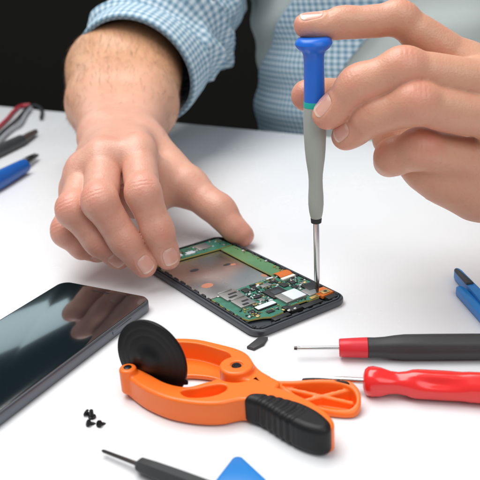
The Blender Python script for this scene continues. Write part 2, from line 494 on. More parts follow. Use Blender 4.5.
H1.b(P(138, 166, 530), P(182, 190, 550), 14, 10)             # palm side of the thumb
H1.b(P(118, 180, 530), P(158, 190, 548), 14, 12)             # hollow of the hand
H1.b(P(92, 190, 528), P(118, 178, 545), 13, 15); H1.b(P(122, 200, 522), P(148, 204, 536), 12, 12)
H1.finger([imcp, P(143, 193, 461), P(158, 231, 465), P(168, 257.5, 472)], (11.2, 10.2, 8.9, 7.8), V3(.25, .35, 1), tiphint=V3(.2, .42, 1), nail=(11.5, 10))
H1.finger([mmcp, P(100, 202, 455), P(124.5, 240.5, 462), P(144.5, 265.5, 470)], (11.2, 10.3, 8.7, 7.8), V3(-.2, .35, 1), tiphint=V3(.1, .33, 1), nail=(11.5, 10))
H1.finger([rmcp, P(73.5, 210, 466), P(99, 241.5, 472), P(119, 258, 480)], (10.3, 9.9, 8.5, 7.4), V3(-.5, .3, 1))
H1.finger([lmcp, P(67, 231, 486), P(84, 246, 488), P(98, 252, 496)], (9.8, 9.2, 8.2, 7.2), V3(-.6, .3, .8), nail=(9, 8))
H1.finger([tmcp, P(219, 210, 536), P(241.5, 234, 532)], (12.2, 10.8, 9.2), V3(.45, .8, -.35), k=13, nail=(13, 12), crease=.25)
for c in (imcp, mmcp, rmcp): H1.marks.append((c+UPV*9, 11, .6))

# ---- the hand turning the screwdriver
H2 = Limb(); H2.kb = 15
imcp2, mmcp2, rmcp2, lmcp2 = P(468, 66, 396), P(494, 84, 383), P(496, 119, 383), P(492, 162, 400)
w2 = P(575, 190, 412)
w2a, w2b = w2+V3(-4, 14, 0), w2+V3(2, -13, -6)
H2.b(imcp2, w2a, 11, 16.5); H2.b(mmcp2, w2, 11, 17); H2.b(rmcp2, w2, 10.5, 17); H2.b(lmcp2, w2b, 9.5, 16.5)
H2.b(w2a, w2b, 18, 18)
H2.b(P(428, 168, 408), P(478, 188, 414), 10.5, 15); H2.b(P(478, 188, 414), w2b, 15, 17)     # heel of the hand
H2.b(P(392, 138, 424), P(440, 176, 412), 11, 11)
e2 = np.array([345., 640., 62.])
ff = w2*.55+e2*.45
H2.b(w2a, ff+V3(0, 14, 0), 19, 30); H2.b(w2b, ff+V3(0, -12, 0), 19, 30); H2.b(ff, e2, 36, 40)
H2.b(P(410, 112, 436), P(500, 150, 424), 12, 17)                                               # ball of the thumb
H2.finger([imcp2, P(399, 18.5, 388), P(344, 22.5, 388), P(307, 25, 388)], (10.8, 8.1, 7.0, 6.9), V3(-.1, 1, .35), tiphint=V3(-.2, .9, .7), nail=(12, 9.6))
H2.finger([mmcp2, P(403, 69, 374), P(359, 85, 381), P(328, 113.5, 392)], (10.8, 10.0, 9.4, 8.5), V3(-.25, .55, 1), tiphint=V3(-1, 0, .22), nail=(12, 10.5))
H2.finger([rmcp2, P(416, 103, 372), P(373, 115, 384), P(346, 135.5, 397)], (10.6, 10.2, 8.9, 7.9), V3(-.25, .45, 1), tiphint=V3(-1, -.1, .25), nail=(11, 9.5))
H2.finger([lmcp2, P(420, 149, 391), P(394, 156, 401), P(388, 162, 410)], (10.2, 10.0, 8.8, 7.8), V3(-.3, .3, 1), nail=None)
H2.finger([P(405, 112, 436), P(350, 98, 434), P(307, 95.5, 423)], (11.5, 10.6, 9.0), V3(-.2, .1, -1), k=12, nail=(13, 12))
for c in (mmcp2, rmcp2): H2.marks.append((c+V3(0, 0, 10), 10, .5))

def limb_arrays(H, lo, hi, h=.8):
    v, q = H.mesh(lo, hi, h)
    return v, q, H.redness(v)
def bounds(H, pad=6):
    pts = [(a, r) for a, c, r, _ in H.base]+[(c, r) for _, c, _, r in H.base]
    for f in H.fing: pts += [(a, r) for a, c, r, _ in f['pr']]+[(c, r) for _, c, _, r in f['pr']]
    return np.min([p-r-pad for p, r in pts], 0), np.max([p+r+pad for p, r in pts], 0)
# upper body under the shirt, coarse: the arms run on into it
TC = np.array([218., 905., 0.])                     # where the torso stands
SHR, SHL = np.array([40., 930., 330.]), np.array([370., 850., 330.])
T = Limb(); T.kb = 60
T.b(elbow, SHR, 38, 52); T.b(e2, SHL, 40, 52)
T.b(TC+(0, 0, -160), TC+(0, 0, 250), 95, 100); T.b(SHR*.75+SHL*.25, SHL*.75+SHR*.25, 70, 70)
T.b(SHR*.5+SHL*.5, SHR*.5+SHL*.5+(-20, -20, 110), 60, 55)
parts = []
for H, h in ((H1, .8), (H2, .8)):
    lo, hi = bounds(H); parts.append((*limb_arrays(H, lo, hi, h), H))
lo, hi = bounds(T, 12); v, q4 = T.mesh(lo, hi, 6., 8); parts.append((v, q4, np.zeros(len(v)), T))
off = 0; VV, QQ, RR, TT = [], [], [], []
for v, q4, r, H in parts:
    VV.append(v); QQ.append(q4+off); RR.append(r); TT.append(np.full(len(v), .62) if H is H2 else np.clip(((v-wrist)@FW-5)/75, 0, 1.25) if H is H1 else np.zeros(len(v))); off += len(v)  # H1: forearm shade put into the colour, deepening past the wrist; H2: even tan
me = from_arrays(np.concatenate(VV), np.concatenate(QQ), 'person')
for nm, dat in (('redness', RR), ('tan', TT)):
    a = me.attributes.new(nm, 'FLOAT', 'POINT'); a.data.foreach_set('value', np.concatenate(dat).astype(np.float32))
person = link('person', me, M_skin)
tag(person, 'person in blue checked shirt, one hand on the opened phone, one holding a screwdriver', 'person')
def arm_hair():
    n_ = len(parts[0][0]); co = np.zeros(len(me.vertices)*3, np.float32); me.vertices.foreach_get('co', co); co = co.reshape(-1, 3)[:n_]/MM
    no = np.zeros(len(me.vertices)*3, np.float32); me.vertex_normals.foreach_get('vector', no); no = no.reshape(-1, 3)[:n_]
    dep = (co-wrist)@FW
    ok = np.where((dep > 12) & (dep < 190))[0]
    pick = rng.choice(ok, 4200, replace=False)
    ax_ = (wrist-fa1)/np.linalg.norm(wrist-fa1); V, Q = [], []
    for i in pick:
        if rng.random() > min(1, max(0, dep[i]-10)/110): continue
        p, nn = co[i], no[i]; t_ = ax_+np.array(rng.normal(0, .16, 3)); t_ -= nn*(t_@nn); t_ /= np.linalg.norm(t_)
        sd_ = np.cross(nn, t_); Lh = rng.uniform(7, 14); cv = rng.uniform(-.08, .08); base_ = len(V)
        for k in range(5):
            f = k/4; c_ = p+t_*Lh*f+nn*(.15+1.3*math.sin(f*2.2))+sd_*cv*Lh*f*f; w_ = .065*(1-.7*f)
            V += [c_-sd_*w_, c_+sd_*w_, c_+nn*w_*1.4]
        for k in range(4):
            for a_, b_ in ((0, 1), (1, 2), (2, 0)): Q.append((base_+k*3+a_, base_+k*3+b_, base_+k*3+3+b_, base_+k*3+3+a_))
    o = link('arm_hair', from_arrays(V, Q, 'arm_hair'), mat('hair', (.10, .055, .03), .45), person)
    o['kind'] = 'stuff'
arm_hair()
for H in (H1, H2):
    for nl, fi in H.nails:
        f = H.fing[fi]; c = nl['c']+nl['n']*nl['r']*.75
        R = np.stack([nl['ax'], nl['lat'], nl['n']], 1)
        def fn(x, y, z):
            p = np.stack([x, y, z], -1).reshape(-1, 3)@R.T+c
            d = H.finger_d(p, f, plain=True)
            vv = p-nl['c']; o = H.outline(nl, vv@nl['ax'], vv@nl['lat'])
            return smax(np.abs(d+.10)-.34, o, .25).reshape(x.shape)
        v, q4 = field_mesh(fn, (-8, -8, -6), (8, 8, 6), .32)
        nm_ = from_arrays(v@R.T+c, q4, 'fingernail'); at_ = nm_.attributes.new('edge', 'FLOAT', 'POINT')
        ed_ = np.clip((v[:, 0]+.10*v[:, 1]**2*.4-(nl['L']/2-1.7))/.6, 0, 1)*.55
        moon = .4*np.clip((2.4-np.hypot((v[:, 0]+nl['L']/2+.2), v[:, 1]*.75))/.8, 0, 1)
        at_.data.foreach_set('value', np.maximum(ed_, moon).astype(np.float32))
        link('fingernail', nm_, M_nail, person)

# ================================================================== SHIRT
def loft(rings, uvs, name, material, parent, closed=True, thick=1.6):
    """rings: list of (n,3) arrays"""
    n = len(rings[0]); V = np.concatenate(rings); q4 = []; uv = []
    m_ = n if closed else n-1
    for i in range(len(rings)-1):
        for k in range(m_):
            k2 = (k+1) % n
            q4.append((i*n+k, i*n+k2, (i+1)*n+k2, (i+1)*n+k))
            U = [uvs[i][0][k], uvs[i][0][k]+uvs[i][2], uvs[i+1][0][k]+uvs[i+1][2], uvs[i+1][0][k]]
            uv += [(U[0], uvs[i][1]), (U[1], uvs[i][1]), (U[2], uvs[i+1][1]), (U[3], uvs[i+1][1])]
    me = from_arrays(V, q4, name)
    l = me.uv_layers.new(name='UVMap')
    if len(l.data) == len(uv): l.data.foreach_set('uv', np.array(uv, np.float32).ravel())
    o = link(name, me, material, parent)
    md = o.modifiers.new('thickness', 'SOLIDIFY'); md.thickness = thick*MM; md.offset = 0
    return o
def fold_noise(u, v, seed, amp):
    r = np.random.default_rng(seed); s = np.zeros(np.broadcast(u, v).shape)
    for _ in range(7):
        a, b, ph = r.uniform(-3.2, 3.2), r.uniform(1., 6.), r.uniform(0, 6.28)
        s = s+np.sin(np.round(a)*u+b*v+ph)*amp/ (1+.5*abs(a))
    return s
def sleeve(pts, rad, name, parent, seed, n=176, amp=3.0, ell=1.0, cuff=True):
    pts = [np.array(p, float) for p in pts]
    N = 110; rings = []; uvs = []; L = 0; prev = None
    def cr(vals, t):
        i = min(int(t), len(vals)-2); f = t-i
        p0, p1, p2, p3 = vals[max(i-1, 0)], vals[i], vals[i+1], vals[min(i+2, len(vals)-1)]
        return .5*(2*p1+(p2-p0)*f+(2*p0-5*p1+4*p2-p3)*f*f+(3*p1-p0-3*p2+p3)*f**3)
    an = np.linspace(0, 2*math.pi, n, endpoint=False)
    for j in range(N):
        t_ = j/(N-1)*(len(pts)-1.001)
        c = cr(pts, t_); d = cr(pts, min(t_+.02, len(pts)-1.001))-cr(pts, max(t_-.02, 0)); d /= np.linalg.norm(d)
        if prev is not None: L += np.linalg.norm(c-prev)
        prev = c
        x = np.cross(d, (0, 0, 1.)); x /= np.linalg.norm(x); y = np.cross(x, d)
        r = cr(rad, t_)
        fall = min(1, max(0, j-14)/16)
        rr = r*(1+0*an)+fold_noise(an, L/38, seed, amp)*(.35+.65*fall)+fall*1.25*amp*sum(w_*(1-np.abs(np.sin((a_*an+L/b_+p_)*.5)))**2.2*(.4+.6*np.sin(c_*an+L/d_+p_*2)) for w_, a_, b_, p_, c_, d_ in ((4.6, 2, 14., 0., 1, 40.), (3.8, 3, -17., 1.3, 2, 33.), (3.2, 4, 12., 2.2, 1, -27.), (3.0, 1, 9.5, .7, 3, 50.), (2.2, 5, -10., 3.1, 2, 24.)))
        rings.append(c+np.outer(rr*np.cos(an), x)+np.outer(rr*ell*np.sin(an), y))
        uvs.append((an*58, L, 58*2*math.pi/n))
    o = loft(rings, uvs, name, M_plaid, parent)
    if cuff:                                             # turned-up cuff: a second layer outside the first
        kk = 20; R2 = []; U2 = []
        for j in range(kk):
            cen = rings[j].mean(0); rr = rings[j]-cen
            g = 1.045+.02*math.sin(j/(kk-1)*math.pi)
            if j in (0, kk-1): g = 1.02
            R2.append(cen+rr*g); U2.append((uvs[j][0]+3, -uvs[j][1], uvs[j][2]))
        loft(R2, U2, 'cuff', M_plaid, o, thick=2.2)
    return o
# torso: an open shirt over a pale tee
an = np.linspace(0, 2*math.pi, 160, endpoint=False)
tdir = np.array([-.36, -.93]); tside = np.array([-tdir[1], tdir[0]])
def torso_ring(z, grow, seed, amp):
    w = 168+.09*(z+150) if z < 200 else 168+.09*350-(z-200)*.28
    dpt = 112+.03*(z+150)-max(0, z-260)*.25
    e = 2.5
    cx = np.sign(np.cos(an))*np.abs(np.cos(an))**(2/e)*(w+grow); cy = np.sign(np.sin(an))*np.abs(np.sin(an))**(2/e)*(dpt+grow)
    f = 1+fold_noise(an*2, z/45, seed, amp)/150
    cx, cy = cx*f, cy*f
    return np.stack([TC[0]+tside[0]*cx+tdir[0]*cy, TC[1]+tside[1]*cx+tdir[1]*cy, np.full(len(an), z)], 1)
zs = np.linspace(-180, 420, 70)
shirt_rings = [torso_ring(z, 6, 3, 3.2) for z in zs]; U_ = [(an*165, z, 165*2*math.pi/160) for z in zs]
tee = loft([torso_ring(z, 0, 5, 2.) for z in zs], U_, 'undershirt', M_tee, person)
# the shirt hangs open: its checked front falls aslant across the pale tee
F_ = np.linspace(0, 1, 60); srt = []; U2 = []
for z in zs:
    a_ = (z-30)/70.
    k0 = min(70, max(47, 70-11*a_)); k1 = min(53, max(40, 49-6.5*a_))
    kk = (k0+(k1-k0)*F_) % 160
    g_ = torso_ring(z, 7, 5, 2.); i0 = kk.astype(int); f_ = (kk-i0)[:, None]
    srt.append(g_[i0]*(1-f_)+g_[(i0+1) % 160]*f_); U2.append((kk*2*math.pi/160*165, z, (k1-k0)/59*2*math.pi/160*165))
shirt = loft(srt, U2, 'shirt_front', M_plaid, person, closed=False)
cuff_c = P(133, 73, 722)
sleeve([cuff_c, P(150, 54, 752), P(173, 20, 800), P(198, -24, 840), SHR*.9+P(215, -60, 880)*.1, SHR+(40, 10, 10)], [60, 60, 58, 60, 66, 78], 'sleeve', person, 11, amp=3.2, ell=.9)
sleeve([e2*.86+w2*.14, e2*.97+w2*.03, e2*.8+SHL*.2+(10, 20, -8), e2*.45+SHL*.55, SHL+(-30, 10, 10)], [47, 52, 58, 64, 78], 'sleeve', person, 12, amp=4)

# ================================================================== OPEN PHONE
A0 = np.array([5.468, 358.406]); AL = .58976
ph = empty('opened_phone', (A0[0], A0[1], 0), AL)
tag(ph, 'opened phone with its circuit boards and metal plate showing, under the screwdriver', 'phone')
ph.scale = (1, 1, .88)
W, L = 68., 137.
def ring_prism(mb, outer, inner, z0, z1, bev=0):
    bm = mb.bm; n = len(outer)
    lv = [[bm.verts.new((*p, z)) for p in ring] for ring, z in ((outer, z0), (outer, z1), (inner, z1), (inner, z0))]
    for a, b in ((0, 1), (1, 2), (2, 3), (3, 0)):
        for k in range(n): bm.faces.new((lv[a][k], lv[a][(k+1) % n], lv[b][(k+1) % n], lv[b][k]))
o1 = rrect(0, 0, W, L, 8); o2 = rrect(.7, .7, W-.7, L-.7, 7.4); i1 = rrect(2.6, 2.6, W-2.6, L-2.6, 5.6)
mb = MB(); bm = mb.bm
prof = [(rrect(1.2, 1.2, W-1.2, L-1.2, 7), .3), (rrect(.2, .2, W-.2, L-.2, 7.9), 1.2), (o1, 2.4), (rrect(.1, .1, W-.1, L-.1, 7.9), 4.2), (o2, 5.0), (rrect(1.3, 1.3, W-1.3, L-1.3, 6.9), 5.2),
        (rrect(1.5, 1.5, W-1.5, L-1.5, 6.7), 4.6), (rrect(2.2, 2.2, W-2.2, L-2.2, 6), 4.6), (rrect(2.3, 2.3, W-2.3, L-2.3, 5.9), 5.7), (rrect(3.0, 3.0, W-3.0, L-3.0, 5.2), 5.7), (rrect(3.1, 3.1, W-3.1, L-3.1, 5.1), 2.6)]
lv = [[bm.verts.new((*p, z)) for p in ring] for ring, z in prof]; n = len(lv[0])
for a, b in zip(lv, lv[1:]):
    for k in range(n): bm.faces.new((a[k], a[(k+1) % n], b[(k+1) % n], b[k]))
bm.faces.new(lv[0]); bm.faces.new(lv[-1])
fr_ = mb.build('phone_frame', M_frame, ph, angle=28)
mb = MB()                                                   # clips and screw bosses along the inner rim
for k in range(17):
    v = 6+k*7.6+rng.uniform(-1.5, 1.5)
    for x in (3.6, W-3.6):
        mb.box((x+rng.uniform(-.2, .2), v, 4.6+rng.uniform(0, .6)), (1.3, rng.uniform(1.5, 5.), 2.2+rng.uniform(0, .8)), bevel=.2)
for k in range(8):
    mb.box((8+k*7.4+rng.uniform(-1, 1), L-3.7, 5.0), (rng.uniform(2, 5), 1.4, 2.4), bevel=.2)
    mb.box((8+k*7.4+rng.uniform(-1, 1), 3.6, 4.6), (rng.uniform(2, 5), 1.3, 2.2), bevel=.2)
mb.build('clips', M_frame_in, fr_)
# plate with its holes
mb = MB(); bm = mb.bm
pl = MB().prism([(4.2, 54), (51.5, 53.5), (51.8, 113.5), (4.2, 117)], 3.0, 4.1, .25).build('metal_plate', M_shield, ph)
for (x, y), (a, b), mt_, nm in (((20.9, 97.1), (3.3, 2.1), M_chip, 'hole'), ((14.6, 71.6), (3.9, 3.3), M_copper, 'copper_pad'), ((42.1, 90.2), (2.9, 1.6), M_chip, 'hole'), ((45.4, 87.6), (1.9, 1.4), M_copper, 'copper_pad'), ((50.0, 59.5), (1.6, 2.6), M_copper, 'copper_pad')):
    MB().prism([(x+a*math.cos(i*math.pi/12), y+b*math.sin(i*math.pi/12)) for i in range(24)], 4.0, 4.104 if nm == 'hole' else 4.14).build(nm, mt_, pl)
for y0 in (66, 78, 92, 104):                                  # a raised rim pressed along the plate's edge
    pass
MB().prism([(4.2, 53.5), (4.9, 53.5), (4.9, 116.9), (4.2, 117)], 4.1, 4.7, .1).prism([(4.9, 53.1), (51.4, 52.6), (51.4, 53.4), (4.9, 53.9)], 3.2, 4.8, .1).build('plate_rim', M_can, pl)
# boards
def edge_board(pts, z0, z1, name, m_):
    o = MB().prism(pts, z0, z1).build(name, m_, ph, smooth=False)
    ins = [(p[0], p[1]) for p in pts]
    cx = sum(p[0] for p in ins)/len(ins); cy = sum(p[1] for p in ins)/len(ins)
    mb_ = MB(); ring_prism(mb_, [((p[0]-cx)*1.006+cx, (p[1]-cy)*1.006+cy) for p in ins], [((p[0]-cx)*.985+cx, (p[1]-cy)*.985+cy) for p in ins], z0+.1, z1-.12)
    mb_.build('board_edge', M_pcbedge, o, smooth=False)
    return o
main_pts = [(4.6, 51), (4.4, 36), (4.2, 22), (6.0, 15.4), (9, 14.6), (14, 12.8), (18.4, 9.8), (27, 10.2), (29.0, 13.5), (38.2, 13.6), (46, 13), (47, 11.6), (54.5, 11.4), (55, 20), (63.2, 20.6), (64.3, 30), (63.6, 42), (64.4, 52), (52.5, 52.2), (36.5, 52.4), (22.5, 52.2)]
board = edge_board(main_pts, 4.2, 5.5, 'circuit_board', M_pcb)
strip_pts = [(53.0, 113.6), (63.4, 113.2), (64.2, 96), (63.9, 75), (64.3, 53.2), (52.6, 53.0), (52.4, 80)]
strip = edge_board(strip_pts, 4.3, 5.2, 'side_board', M_pcb2)
top = edge_board([(5, 118.4), (5.4, 131), (28, 132.5), (62.6, 132), (63.2, 115.2), (52.8, 115), (23.7, 117.4)], 4.0, 5.3, 'upper_board', M_pcb)
def chip(u0, v0, u1, v1, z0, z1, m_, name, parent=board, bev=.25):
    o = MB().prism(rrect(u0, v0, u1, v1, .5, 3), z0, z1, bev).build(name, m_, parent); return o
zt = 5.5
chip(32.2, 25.8, 44.4, 37.5, zt, zt+1.3, M_chip, 'processor_chip')
chip(35.4, 28.8, 41.4, 34.2, zt+1.3, zt+1.6, M_frame, 'chip_cap')
sc_ = chip(33.6, 15.4, 49, 27.6, zt, zt+1.8, M_can, 'shield_can'); chip(38.6, 15.8, 48.7, 27.2, zt+1.8, zt+2.0, M_label, 'sticker', sc_, .05)
chip(16.4, 19.6, 30, 24.6, zt, zt+1.0, M_chip, 'chip'); chip(16.6, 20.2, 29.8, 24.2, zt+1.0, zt+1.2, M_label, 'sticker', board, .05)
for (u0, v0, u1, v1) in ((10.4, 28.4, 21.2, 39.6), (9.6, 41.4, 21.8, 52.0)):
    c_ = chip(u0, v0, u1, v1, zt, zt+1.5, M_can, 'card_tray')
    chip(u0+2.5, v0+1.0, u1-4, v0+3.2, zt+1.5, zt+1.54, M_chip, 'slot', c_, 0)
    chip(u0+4.5, v0+5.0, u1-1.6, v0+7.0, zt+1.5, zt+1.54, M_chip, 'slot', c_, 0)
    MB().box((u0+5.2, v1+.1, zt+1.8), (10, .8, .9), bevel=.2).build('tray_lip', M_can, c_)
for u0, v0, wu, wv, m_ in ((24.5, 44, 4.5, 5.5, M_chip), (31, 45, 3.2, 3.2, M_chip), (36.5, 42, 6.5, 4.2, M_can), (45, 44.5, 4.2, 4.2, M_chip), (24, 33.5, 5, 3, M_chip), (24.5, 28.6, 3.4, 3.2, M_can), (46.5, 34.5, 4.6, 5.2, M_chip), (53.5, 35, 3.6, 3.6, M_chip), (57.6, 30.8, 3.8, 2.6, M_can), (11, 20.5, 4, 3, M_chip), (19, 13.6, 4.4, 2.6, M_chip), (50.4, 28.8, 3.8, 3.4, M_chip), (36, 48, 4, 2.2, M_gold), (45.4, 50, 5, 1.4, M_label)):
    chip(u0, v0, u0+wu, v0+wv, zt, zt+rng.uniform(.6, 1.0), m_, 'chip', board, .12)
# orange ribbon bent over the board
mb = MB(); bm = mb.bm; cols = []
for k in range(9):
    f = k/8; vv = 55.0-f*9.4; zz = 5.6+1.6*math.sin(f*math.pi*.8)
    cols.append([bm.verts.new((53.4-f*.8, vv, zz)), bm.verts.new((63.4-f*1.2, vv, zz)), bm.verts.new((63.4-f*1.2, vv, zz+.25)), bm.verts.new((53.4-f*.8, vv, zz+.25))])
for a, b in zip(cols, cols[1:]):
    for k in range(4): bm.faces.new((a[k], a[(k+1) % 4], b[(k+1) % 4], b[k]))
bm.faces.new(cols[0]); bm.faces.new(cols[-1])
mb.build('ribbon_cable', M_flex, ph)
MB().box((57, 43.6, 6.3), (10.4, 2.6, 1.5), bevel=.3).build('ribbon_connector', M_white, ph)
# speaker / port end near the front corner
mb = MB().box((59.5, 24.5, 5.4), (9.5, 9, 2.6), bevel=.6).box((34, 8.6, 4.6), (8, 5.2, 4.4), bevel=.5).box((30.5, 12, 5.4), (4.5, 4, 3.2), bevel=.6)
mb.box((22.5, 6.6, 4.2), (12, 4, 3.2), bevel=.5).box((46, 8, 4.2), (14, 4.6, 2.6), bevel=.5).box((61, 6.8, 4.4), (9, 4.5, 3), bevel=.6)
mb.build('speaker_module', M_frame_in, ph)
vm = MB().prism([(55.6, 9.2), (65, 10.2), (64.8, 19), (59.4, 19.4), (57.6, 16.4), (55.2, 15)], 4.2, 6.3, .4).build('vibration_motor', M_flex, ph)
MB().prism(rrect(57.6, 10.4, 63.2, 14.8, 1, 3), 6.3, 7.0, .2).build('motor_can', M_gold, vm)
MB().prism(rrect(59.4, 11.4, 61.6, 13.6, 1, 4), 7.0, 7.1).build('motor_cap', M_chip, vm)
MB().prism(rrect(49, 11.2, 57, 14, .6, 3), 5.5, 6.0, .1).build('contact_strip', M_gold, board)
MB().prism(rrect(50.5, 14.8, 58.6, 24, .8, 3), 5.5, 6.4, .2).build('shield_can', M_can, board)
# tiny surface components, too many to count
def comps(n, area, z, name, parent, palette, clear=()):
    sets = [MB() for _ in palette]
    for _ in range(n):
        x, y = rng.uniform(area[0], area[2]), rng.uniform(area[1], area[3])
        if any(a <= x <= c and b <= y <= d for a, b, c, d in clear): continue
        s_ = rng.uniform(.4, 1.15); ar = rng.choice([.5, .6, 1.0, 1.8])
        sets[rng.integers(len(sets))].box((x, y, z+s_*.3), (s_*ar, s_, s_*.8), rz=rng.choice([0, .02]))
    for mb_, m_ in zip(sets, palette):
        o = mb_.build(name, m_, parent, smooth=False); o['kind'] = 'stuff'
clear = [(32, 15, 50, 38), (16, 19, 30.5, 25), (9, 28, 22, 52)]
comps(480, (23, 26, 63, 51), zt, 'surface_component', board, [M_chip, M_chip, M_can, M_gold, M_frame_in, M_label], clear)
comps(110, (8, 14, 30, 28), zt, 'surface_component', board, [M_chip, M_can, M_gold], clear)
comps(60, (33, 14, 54, 24), zt, 'surface_component', board, [M_chip, M_can, M_gold], clear)
comps(90, (7, 119, 62, 131), 5.3, 'surface_component', top, [M_chip, M_can, M_gold, M_label])
comps(26, (60.8, 55, 64, 112), 5.2, 'surface_component', strip, [M_chip, M_can, M_gold])
for u0, v0, u1, v1 in ((18, 121, 27, 128), (30, 119.5, 36, 124), (40, 121, 50, 130)):
    chip(u0, v0, u1, v1, 5.3, 6.1, M_label if u0 != 40 else M_can, 'chip', top)
def screw_geo(x, y, z, r=1.3):
    return MB().lathe([(0, 0), (0, r*.8), (.25, r), (.6, r*.92), (.75, r*.55), (.6, r*.3), (.6, 0)], (x, y, z), (x, y, z+1), 16)
for x, y, z, r in ((8.2, 17.5, zt, 1.2), (12.4, 15.2, zt, 1.4), (28.2, 11.6, 5.6, 1.3), (29.4, 8.2, 6, 1.2), (33, 7.2, 6.4, 1.1), (60.4, 31.5, zt, 1.3), (22.6, 26.6, zt, 1.2), (52.8, 26.4, zt, 1.1), (63.2, 75, 5.2, 1.2), (62.3, 100, 5.2, 1.2), (58.4, 117.8, 5.3, 1.2), (9.4, 51.2, zt, 1.1)):
    screw_geo(x, y, z, r).build('screw', M_gold if r > 1.25 else M_can, ph)

# ================================================================== SECOND PHONE (screen up)
TRc = Z(153, 297, 7.6)[:2]; TLc = Z(60, 279.5, 7.6)[:2]
du = (TLc-TRc)/np.linalg.norm(TLc-TRc); ang = math.atan2(du[1], du[0])
sp = empty('dark_phone', (TRc[0], TRc[1], 0), ang)
tag(sp, 'dark phone lying screen up, fingers mirrored in its black glass', 'phone')
W2, L2 = 69., 139.
mb = MB(); bm = mb.bm
prof = [(1.0, .4), (.25, .9), (0, 1.8), (0, 5.8), (.3, 6.6), (1.0, 7.0)]
lv = [[bm.verts.new((*p, z)) for p in rrect(i, i, W2-i, L2-i, 7.5-i)] for i, z in prof]; n = len(lv[0])
for a, b in zip(lv, lv[1:]):
    for k in range(n): bm.faces.new((a[k], a[(k+1) % n], b[(k+1) % n], b[k]))
bm.faces.new(lv[0]); bm.faces.new(lv[-1])
mb.build('phone_frame', M_alu, sp, angle=40)
MB().prism(rrect(.9, .9, W2-.9, L2-.9, 6.6), 7.0, 7.6, .35, 3).build('screen', M_glass, sp)
mb = MB().box((-.05, 32, 4), (.7, 18, 2.0), bevel=.3); mb.build('side_button', M_alu, sp)
MB().prism(rrect(28, 5.2, 41, 6.4, .55, 3), 7.6, 7.63).build('earpiece', M_chip, sp)
# y of this phone runs the other way: mirrored by a half turn about the long side
sp.scale = (1, 1, 1)
nrm = np.array([-du[1], du[0]])
if nrm[1] > 0:                                           # the body must run toward the camera
    for o in sp.children:
        for v in o.data.vertices: v.co.y = -v.co.y
        o.data.flip_normals()

# ================================================================== SPRING CLAMP WITH SUCTION CUP
cl = empty('suction_clamp', (0, 0, 0))
tag(cl, 'orange plastic opening pliers with black suction cup and ribbed black grip', 'pliers')
ZT = 13.
def zp(pts, z=ZT): return [tuple(Z(x, y, z)[:2]) for x, y in pts]
piv = Z(236.5, 366.5, 15)[:2]
front = spline(zp([(121.5, 367), (126, 362.5), (132, 363), (139, 367.5), (150, 373.5), (164, 381), (178, 385), (190, 385.5), (203, 382), (214, 379), (221, 374), (230, 362), (244, 362), (256, 372), (268, 383), (285, 389), (302, 396), (318, 405), (329, 414), (334, 421), (333, 427), (325, 429), (306, 425), (284, 415), (264, 404), (252, 400), (240, 399), (222, 402.5), (204, 403), (184, 401), (164, 396.5), (144, 388), (130, 378.5), (123, 372)]), 5)
slot = spline(zp([(180.5, 392), (187, 396.5), (200, 397), (214, 395), (224, 391), (227, 386.5), (221, 384), (208, 385.5), (196, 388.3), (185, 389.5)]), 5)
backp = spline(zp([(158, 347), (160, 341), (172, 338), (196, 338.5), (222, 344), (238, 348.5), (248, 354), (255, 364), (262, 371), (272, 376.5), (280, 382), (272, 388), (252, 381), (238, 379), (226, 372), (226, 366), (210, 360), (190, 358), (172, 358)]), 5)
def zpts(pts): return [tuple(Z(x, y, z)[:2]) for x, y, z in pts]
backh = spline(zpts([(256, 374, 11), (270, 378, 11), (290, 379, 11), (320, 379.5, 10.5), (346, 381.5, 10), (357, 387.5, 8.8), (361, 397.5, 6.5), (358.5, 408, 4.5), (349, 413, 3.5), (326, 411, 3.5), (300, 404, 4), (276, 393, 5), (258, 384, 7)]), 5)
HA, HB = Z(262, 377, 11)[:2], Z(345, 382, 10)[:2]
hg = (HB-HA)/np.linalg.norm(HB-HA); hn = np.array([-hg[1], hg[0]])
HW = abs((Z(340, 411.5, 3.5)[:2]-HA)@hn)
def rim_z(x, y): return 11-np.clip(-((x-HA[0])*hn[0]+(y-HA[1])*hn[1]), 0, 40)*(7.6/HW)
pocketA = spline(zp([(166, 345.5), (174, 342.2), (196, 343.2), (218, 349), (230, 354), (230, 364), (222, 366), (206, 376), (176, 376), (164, 362)]), 5)
pocketH = spline(zpts([(268, 381.2, 10.6), (278, 381.6, 10.6), (294, 382, 10.6), (318, 382.8, 10), (339, 384.6, 9.6), (352, 390, 8.4), (356.4, 398.5, 6.5), (353.5, 406, 4.8), (344, 409.2, 4), (323, 407.4, 4), (302, 401, 4.6), (281, 390, 6)]), 5)
zq = lambda x, y, z: tuple(Z(x, y, z)[:2])
ribs = [(zq(277, 384, 9), zq(352, 402, 5)), (zq(302, 402, 4), zq(348, 389, 8)), (zq(284, 381, 9), zq(290, 396, 5))]
def seg2(x, y, a, b):
    ex, ey = b[0]-a[0], b[1]-a[1]; t_ = np.clip(((x-a[0])*ex+(y-a[1])*ey)/(ex*ex+ey*ey), 0, 1)
    return np.hypot(x-a[0]-ex*t_, y-a[1]-ey*t_)
def ext(d2, z, z0, z1, r):
    """rounded extrusion"""
    dz = np.maximum(z0-z, z-z1)
    a, b = d2+r, dz+r
    return np.minimum(np.maximum(a, b), 0)+np.hypot(np.maximum(a, 0), np.maximum(b, 0))-r
def on2d(fn):                                              # plan-view fields are the same on every layer
    return lambda x, y: fn(x[:, :, 0], y[:, :, 0])[:, :, None]
tipc = Z(127.6, 367.6, 16)[:2]
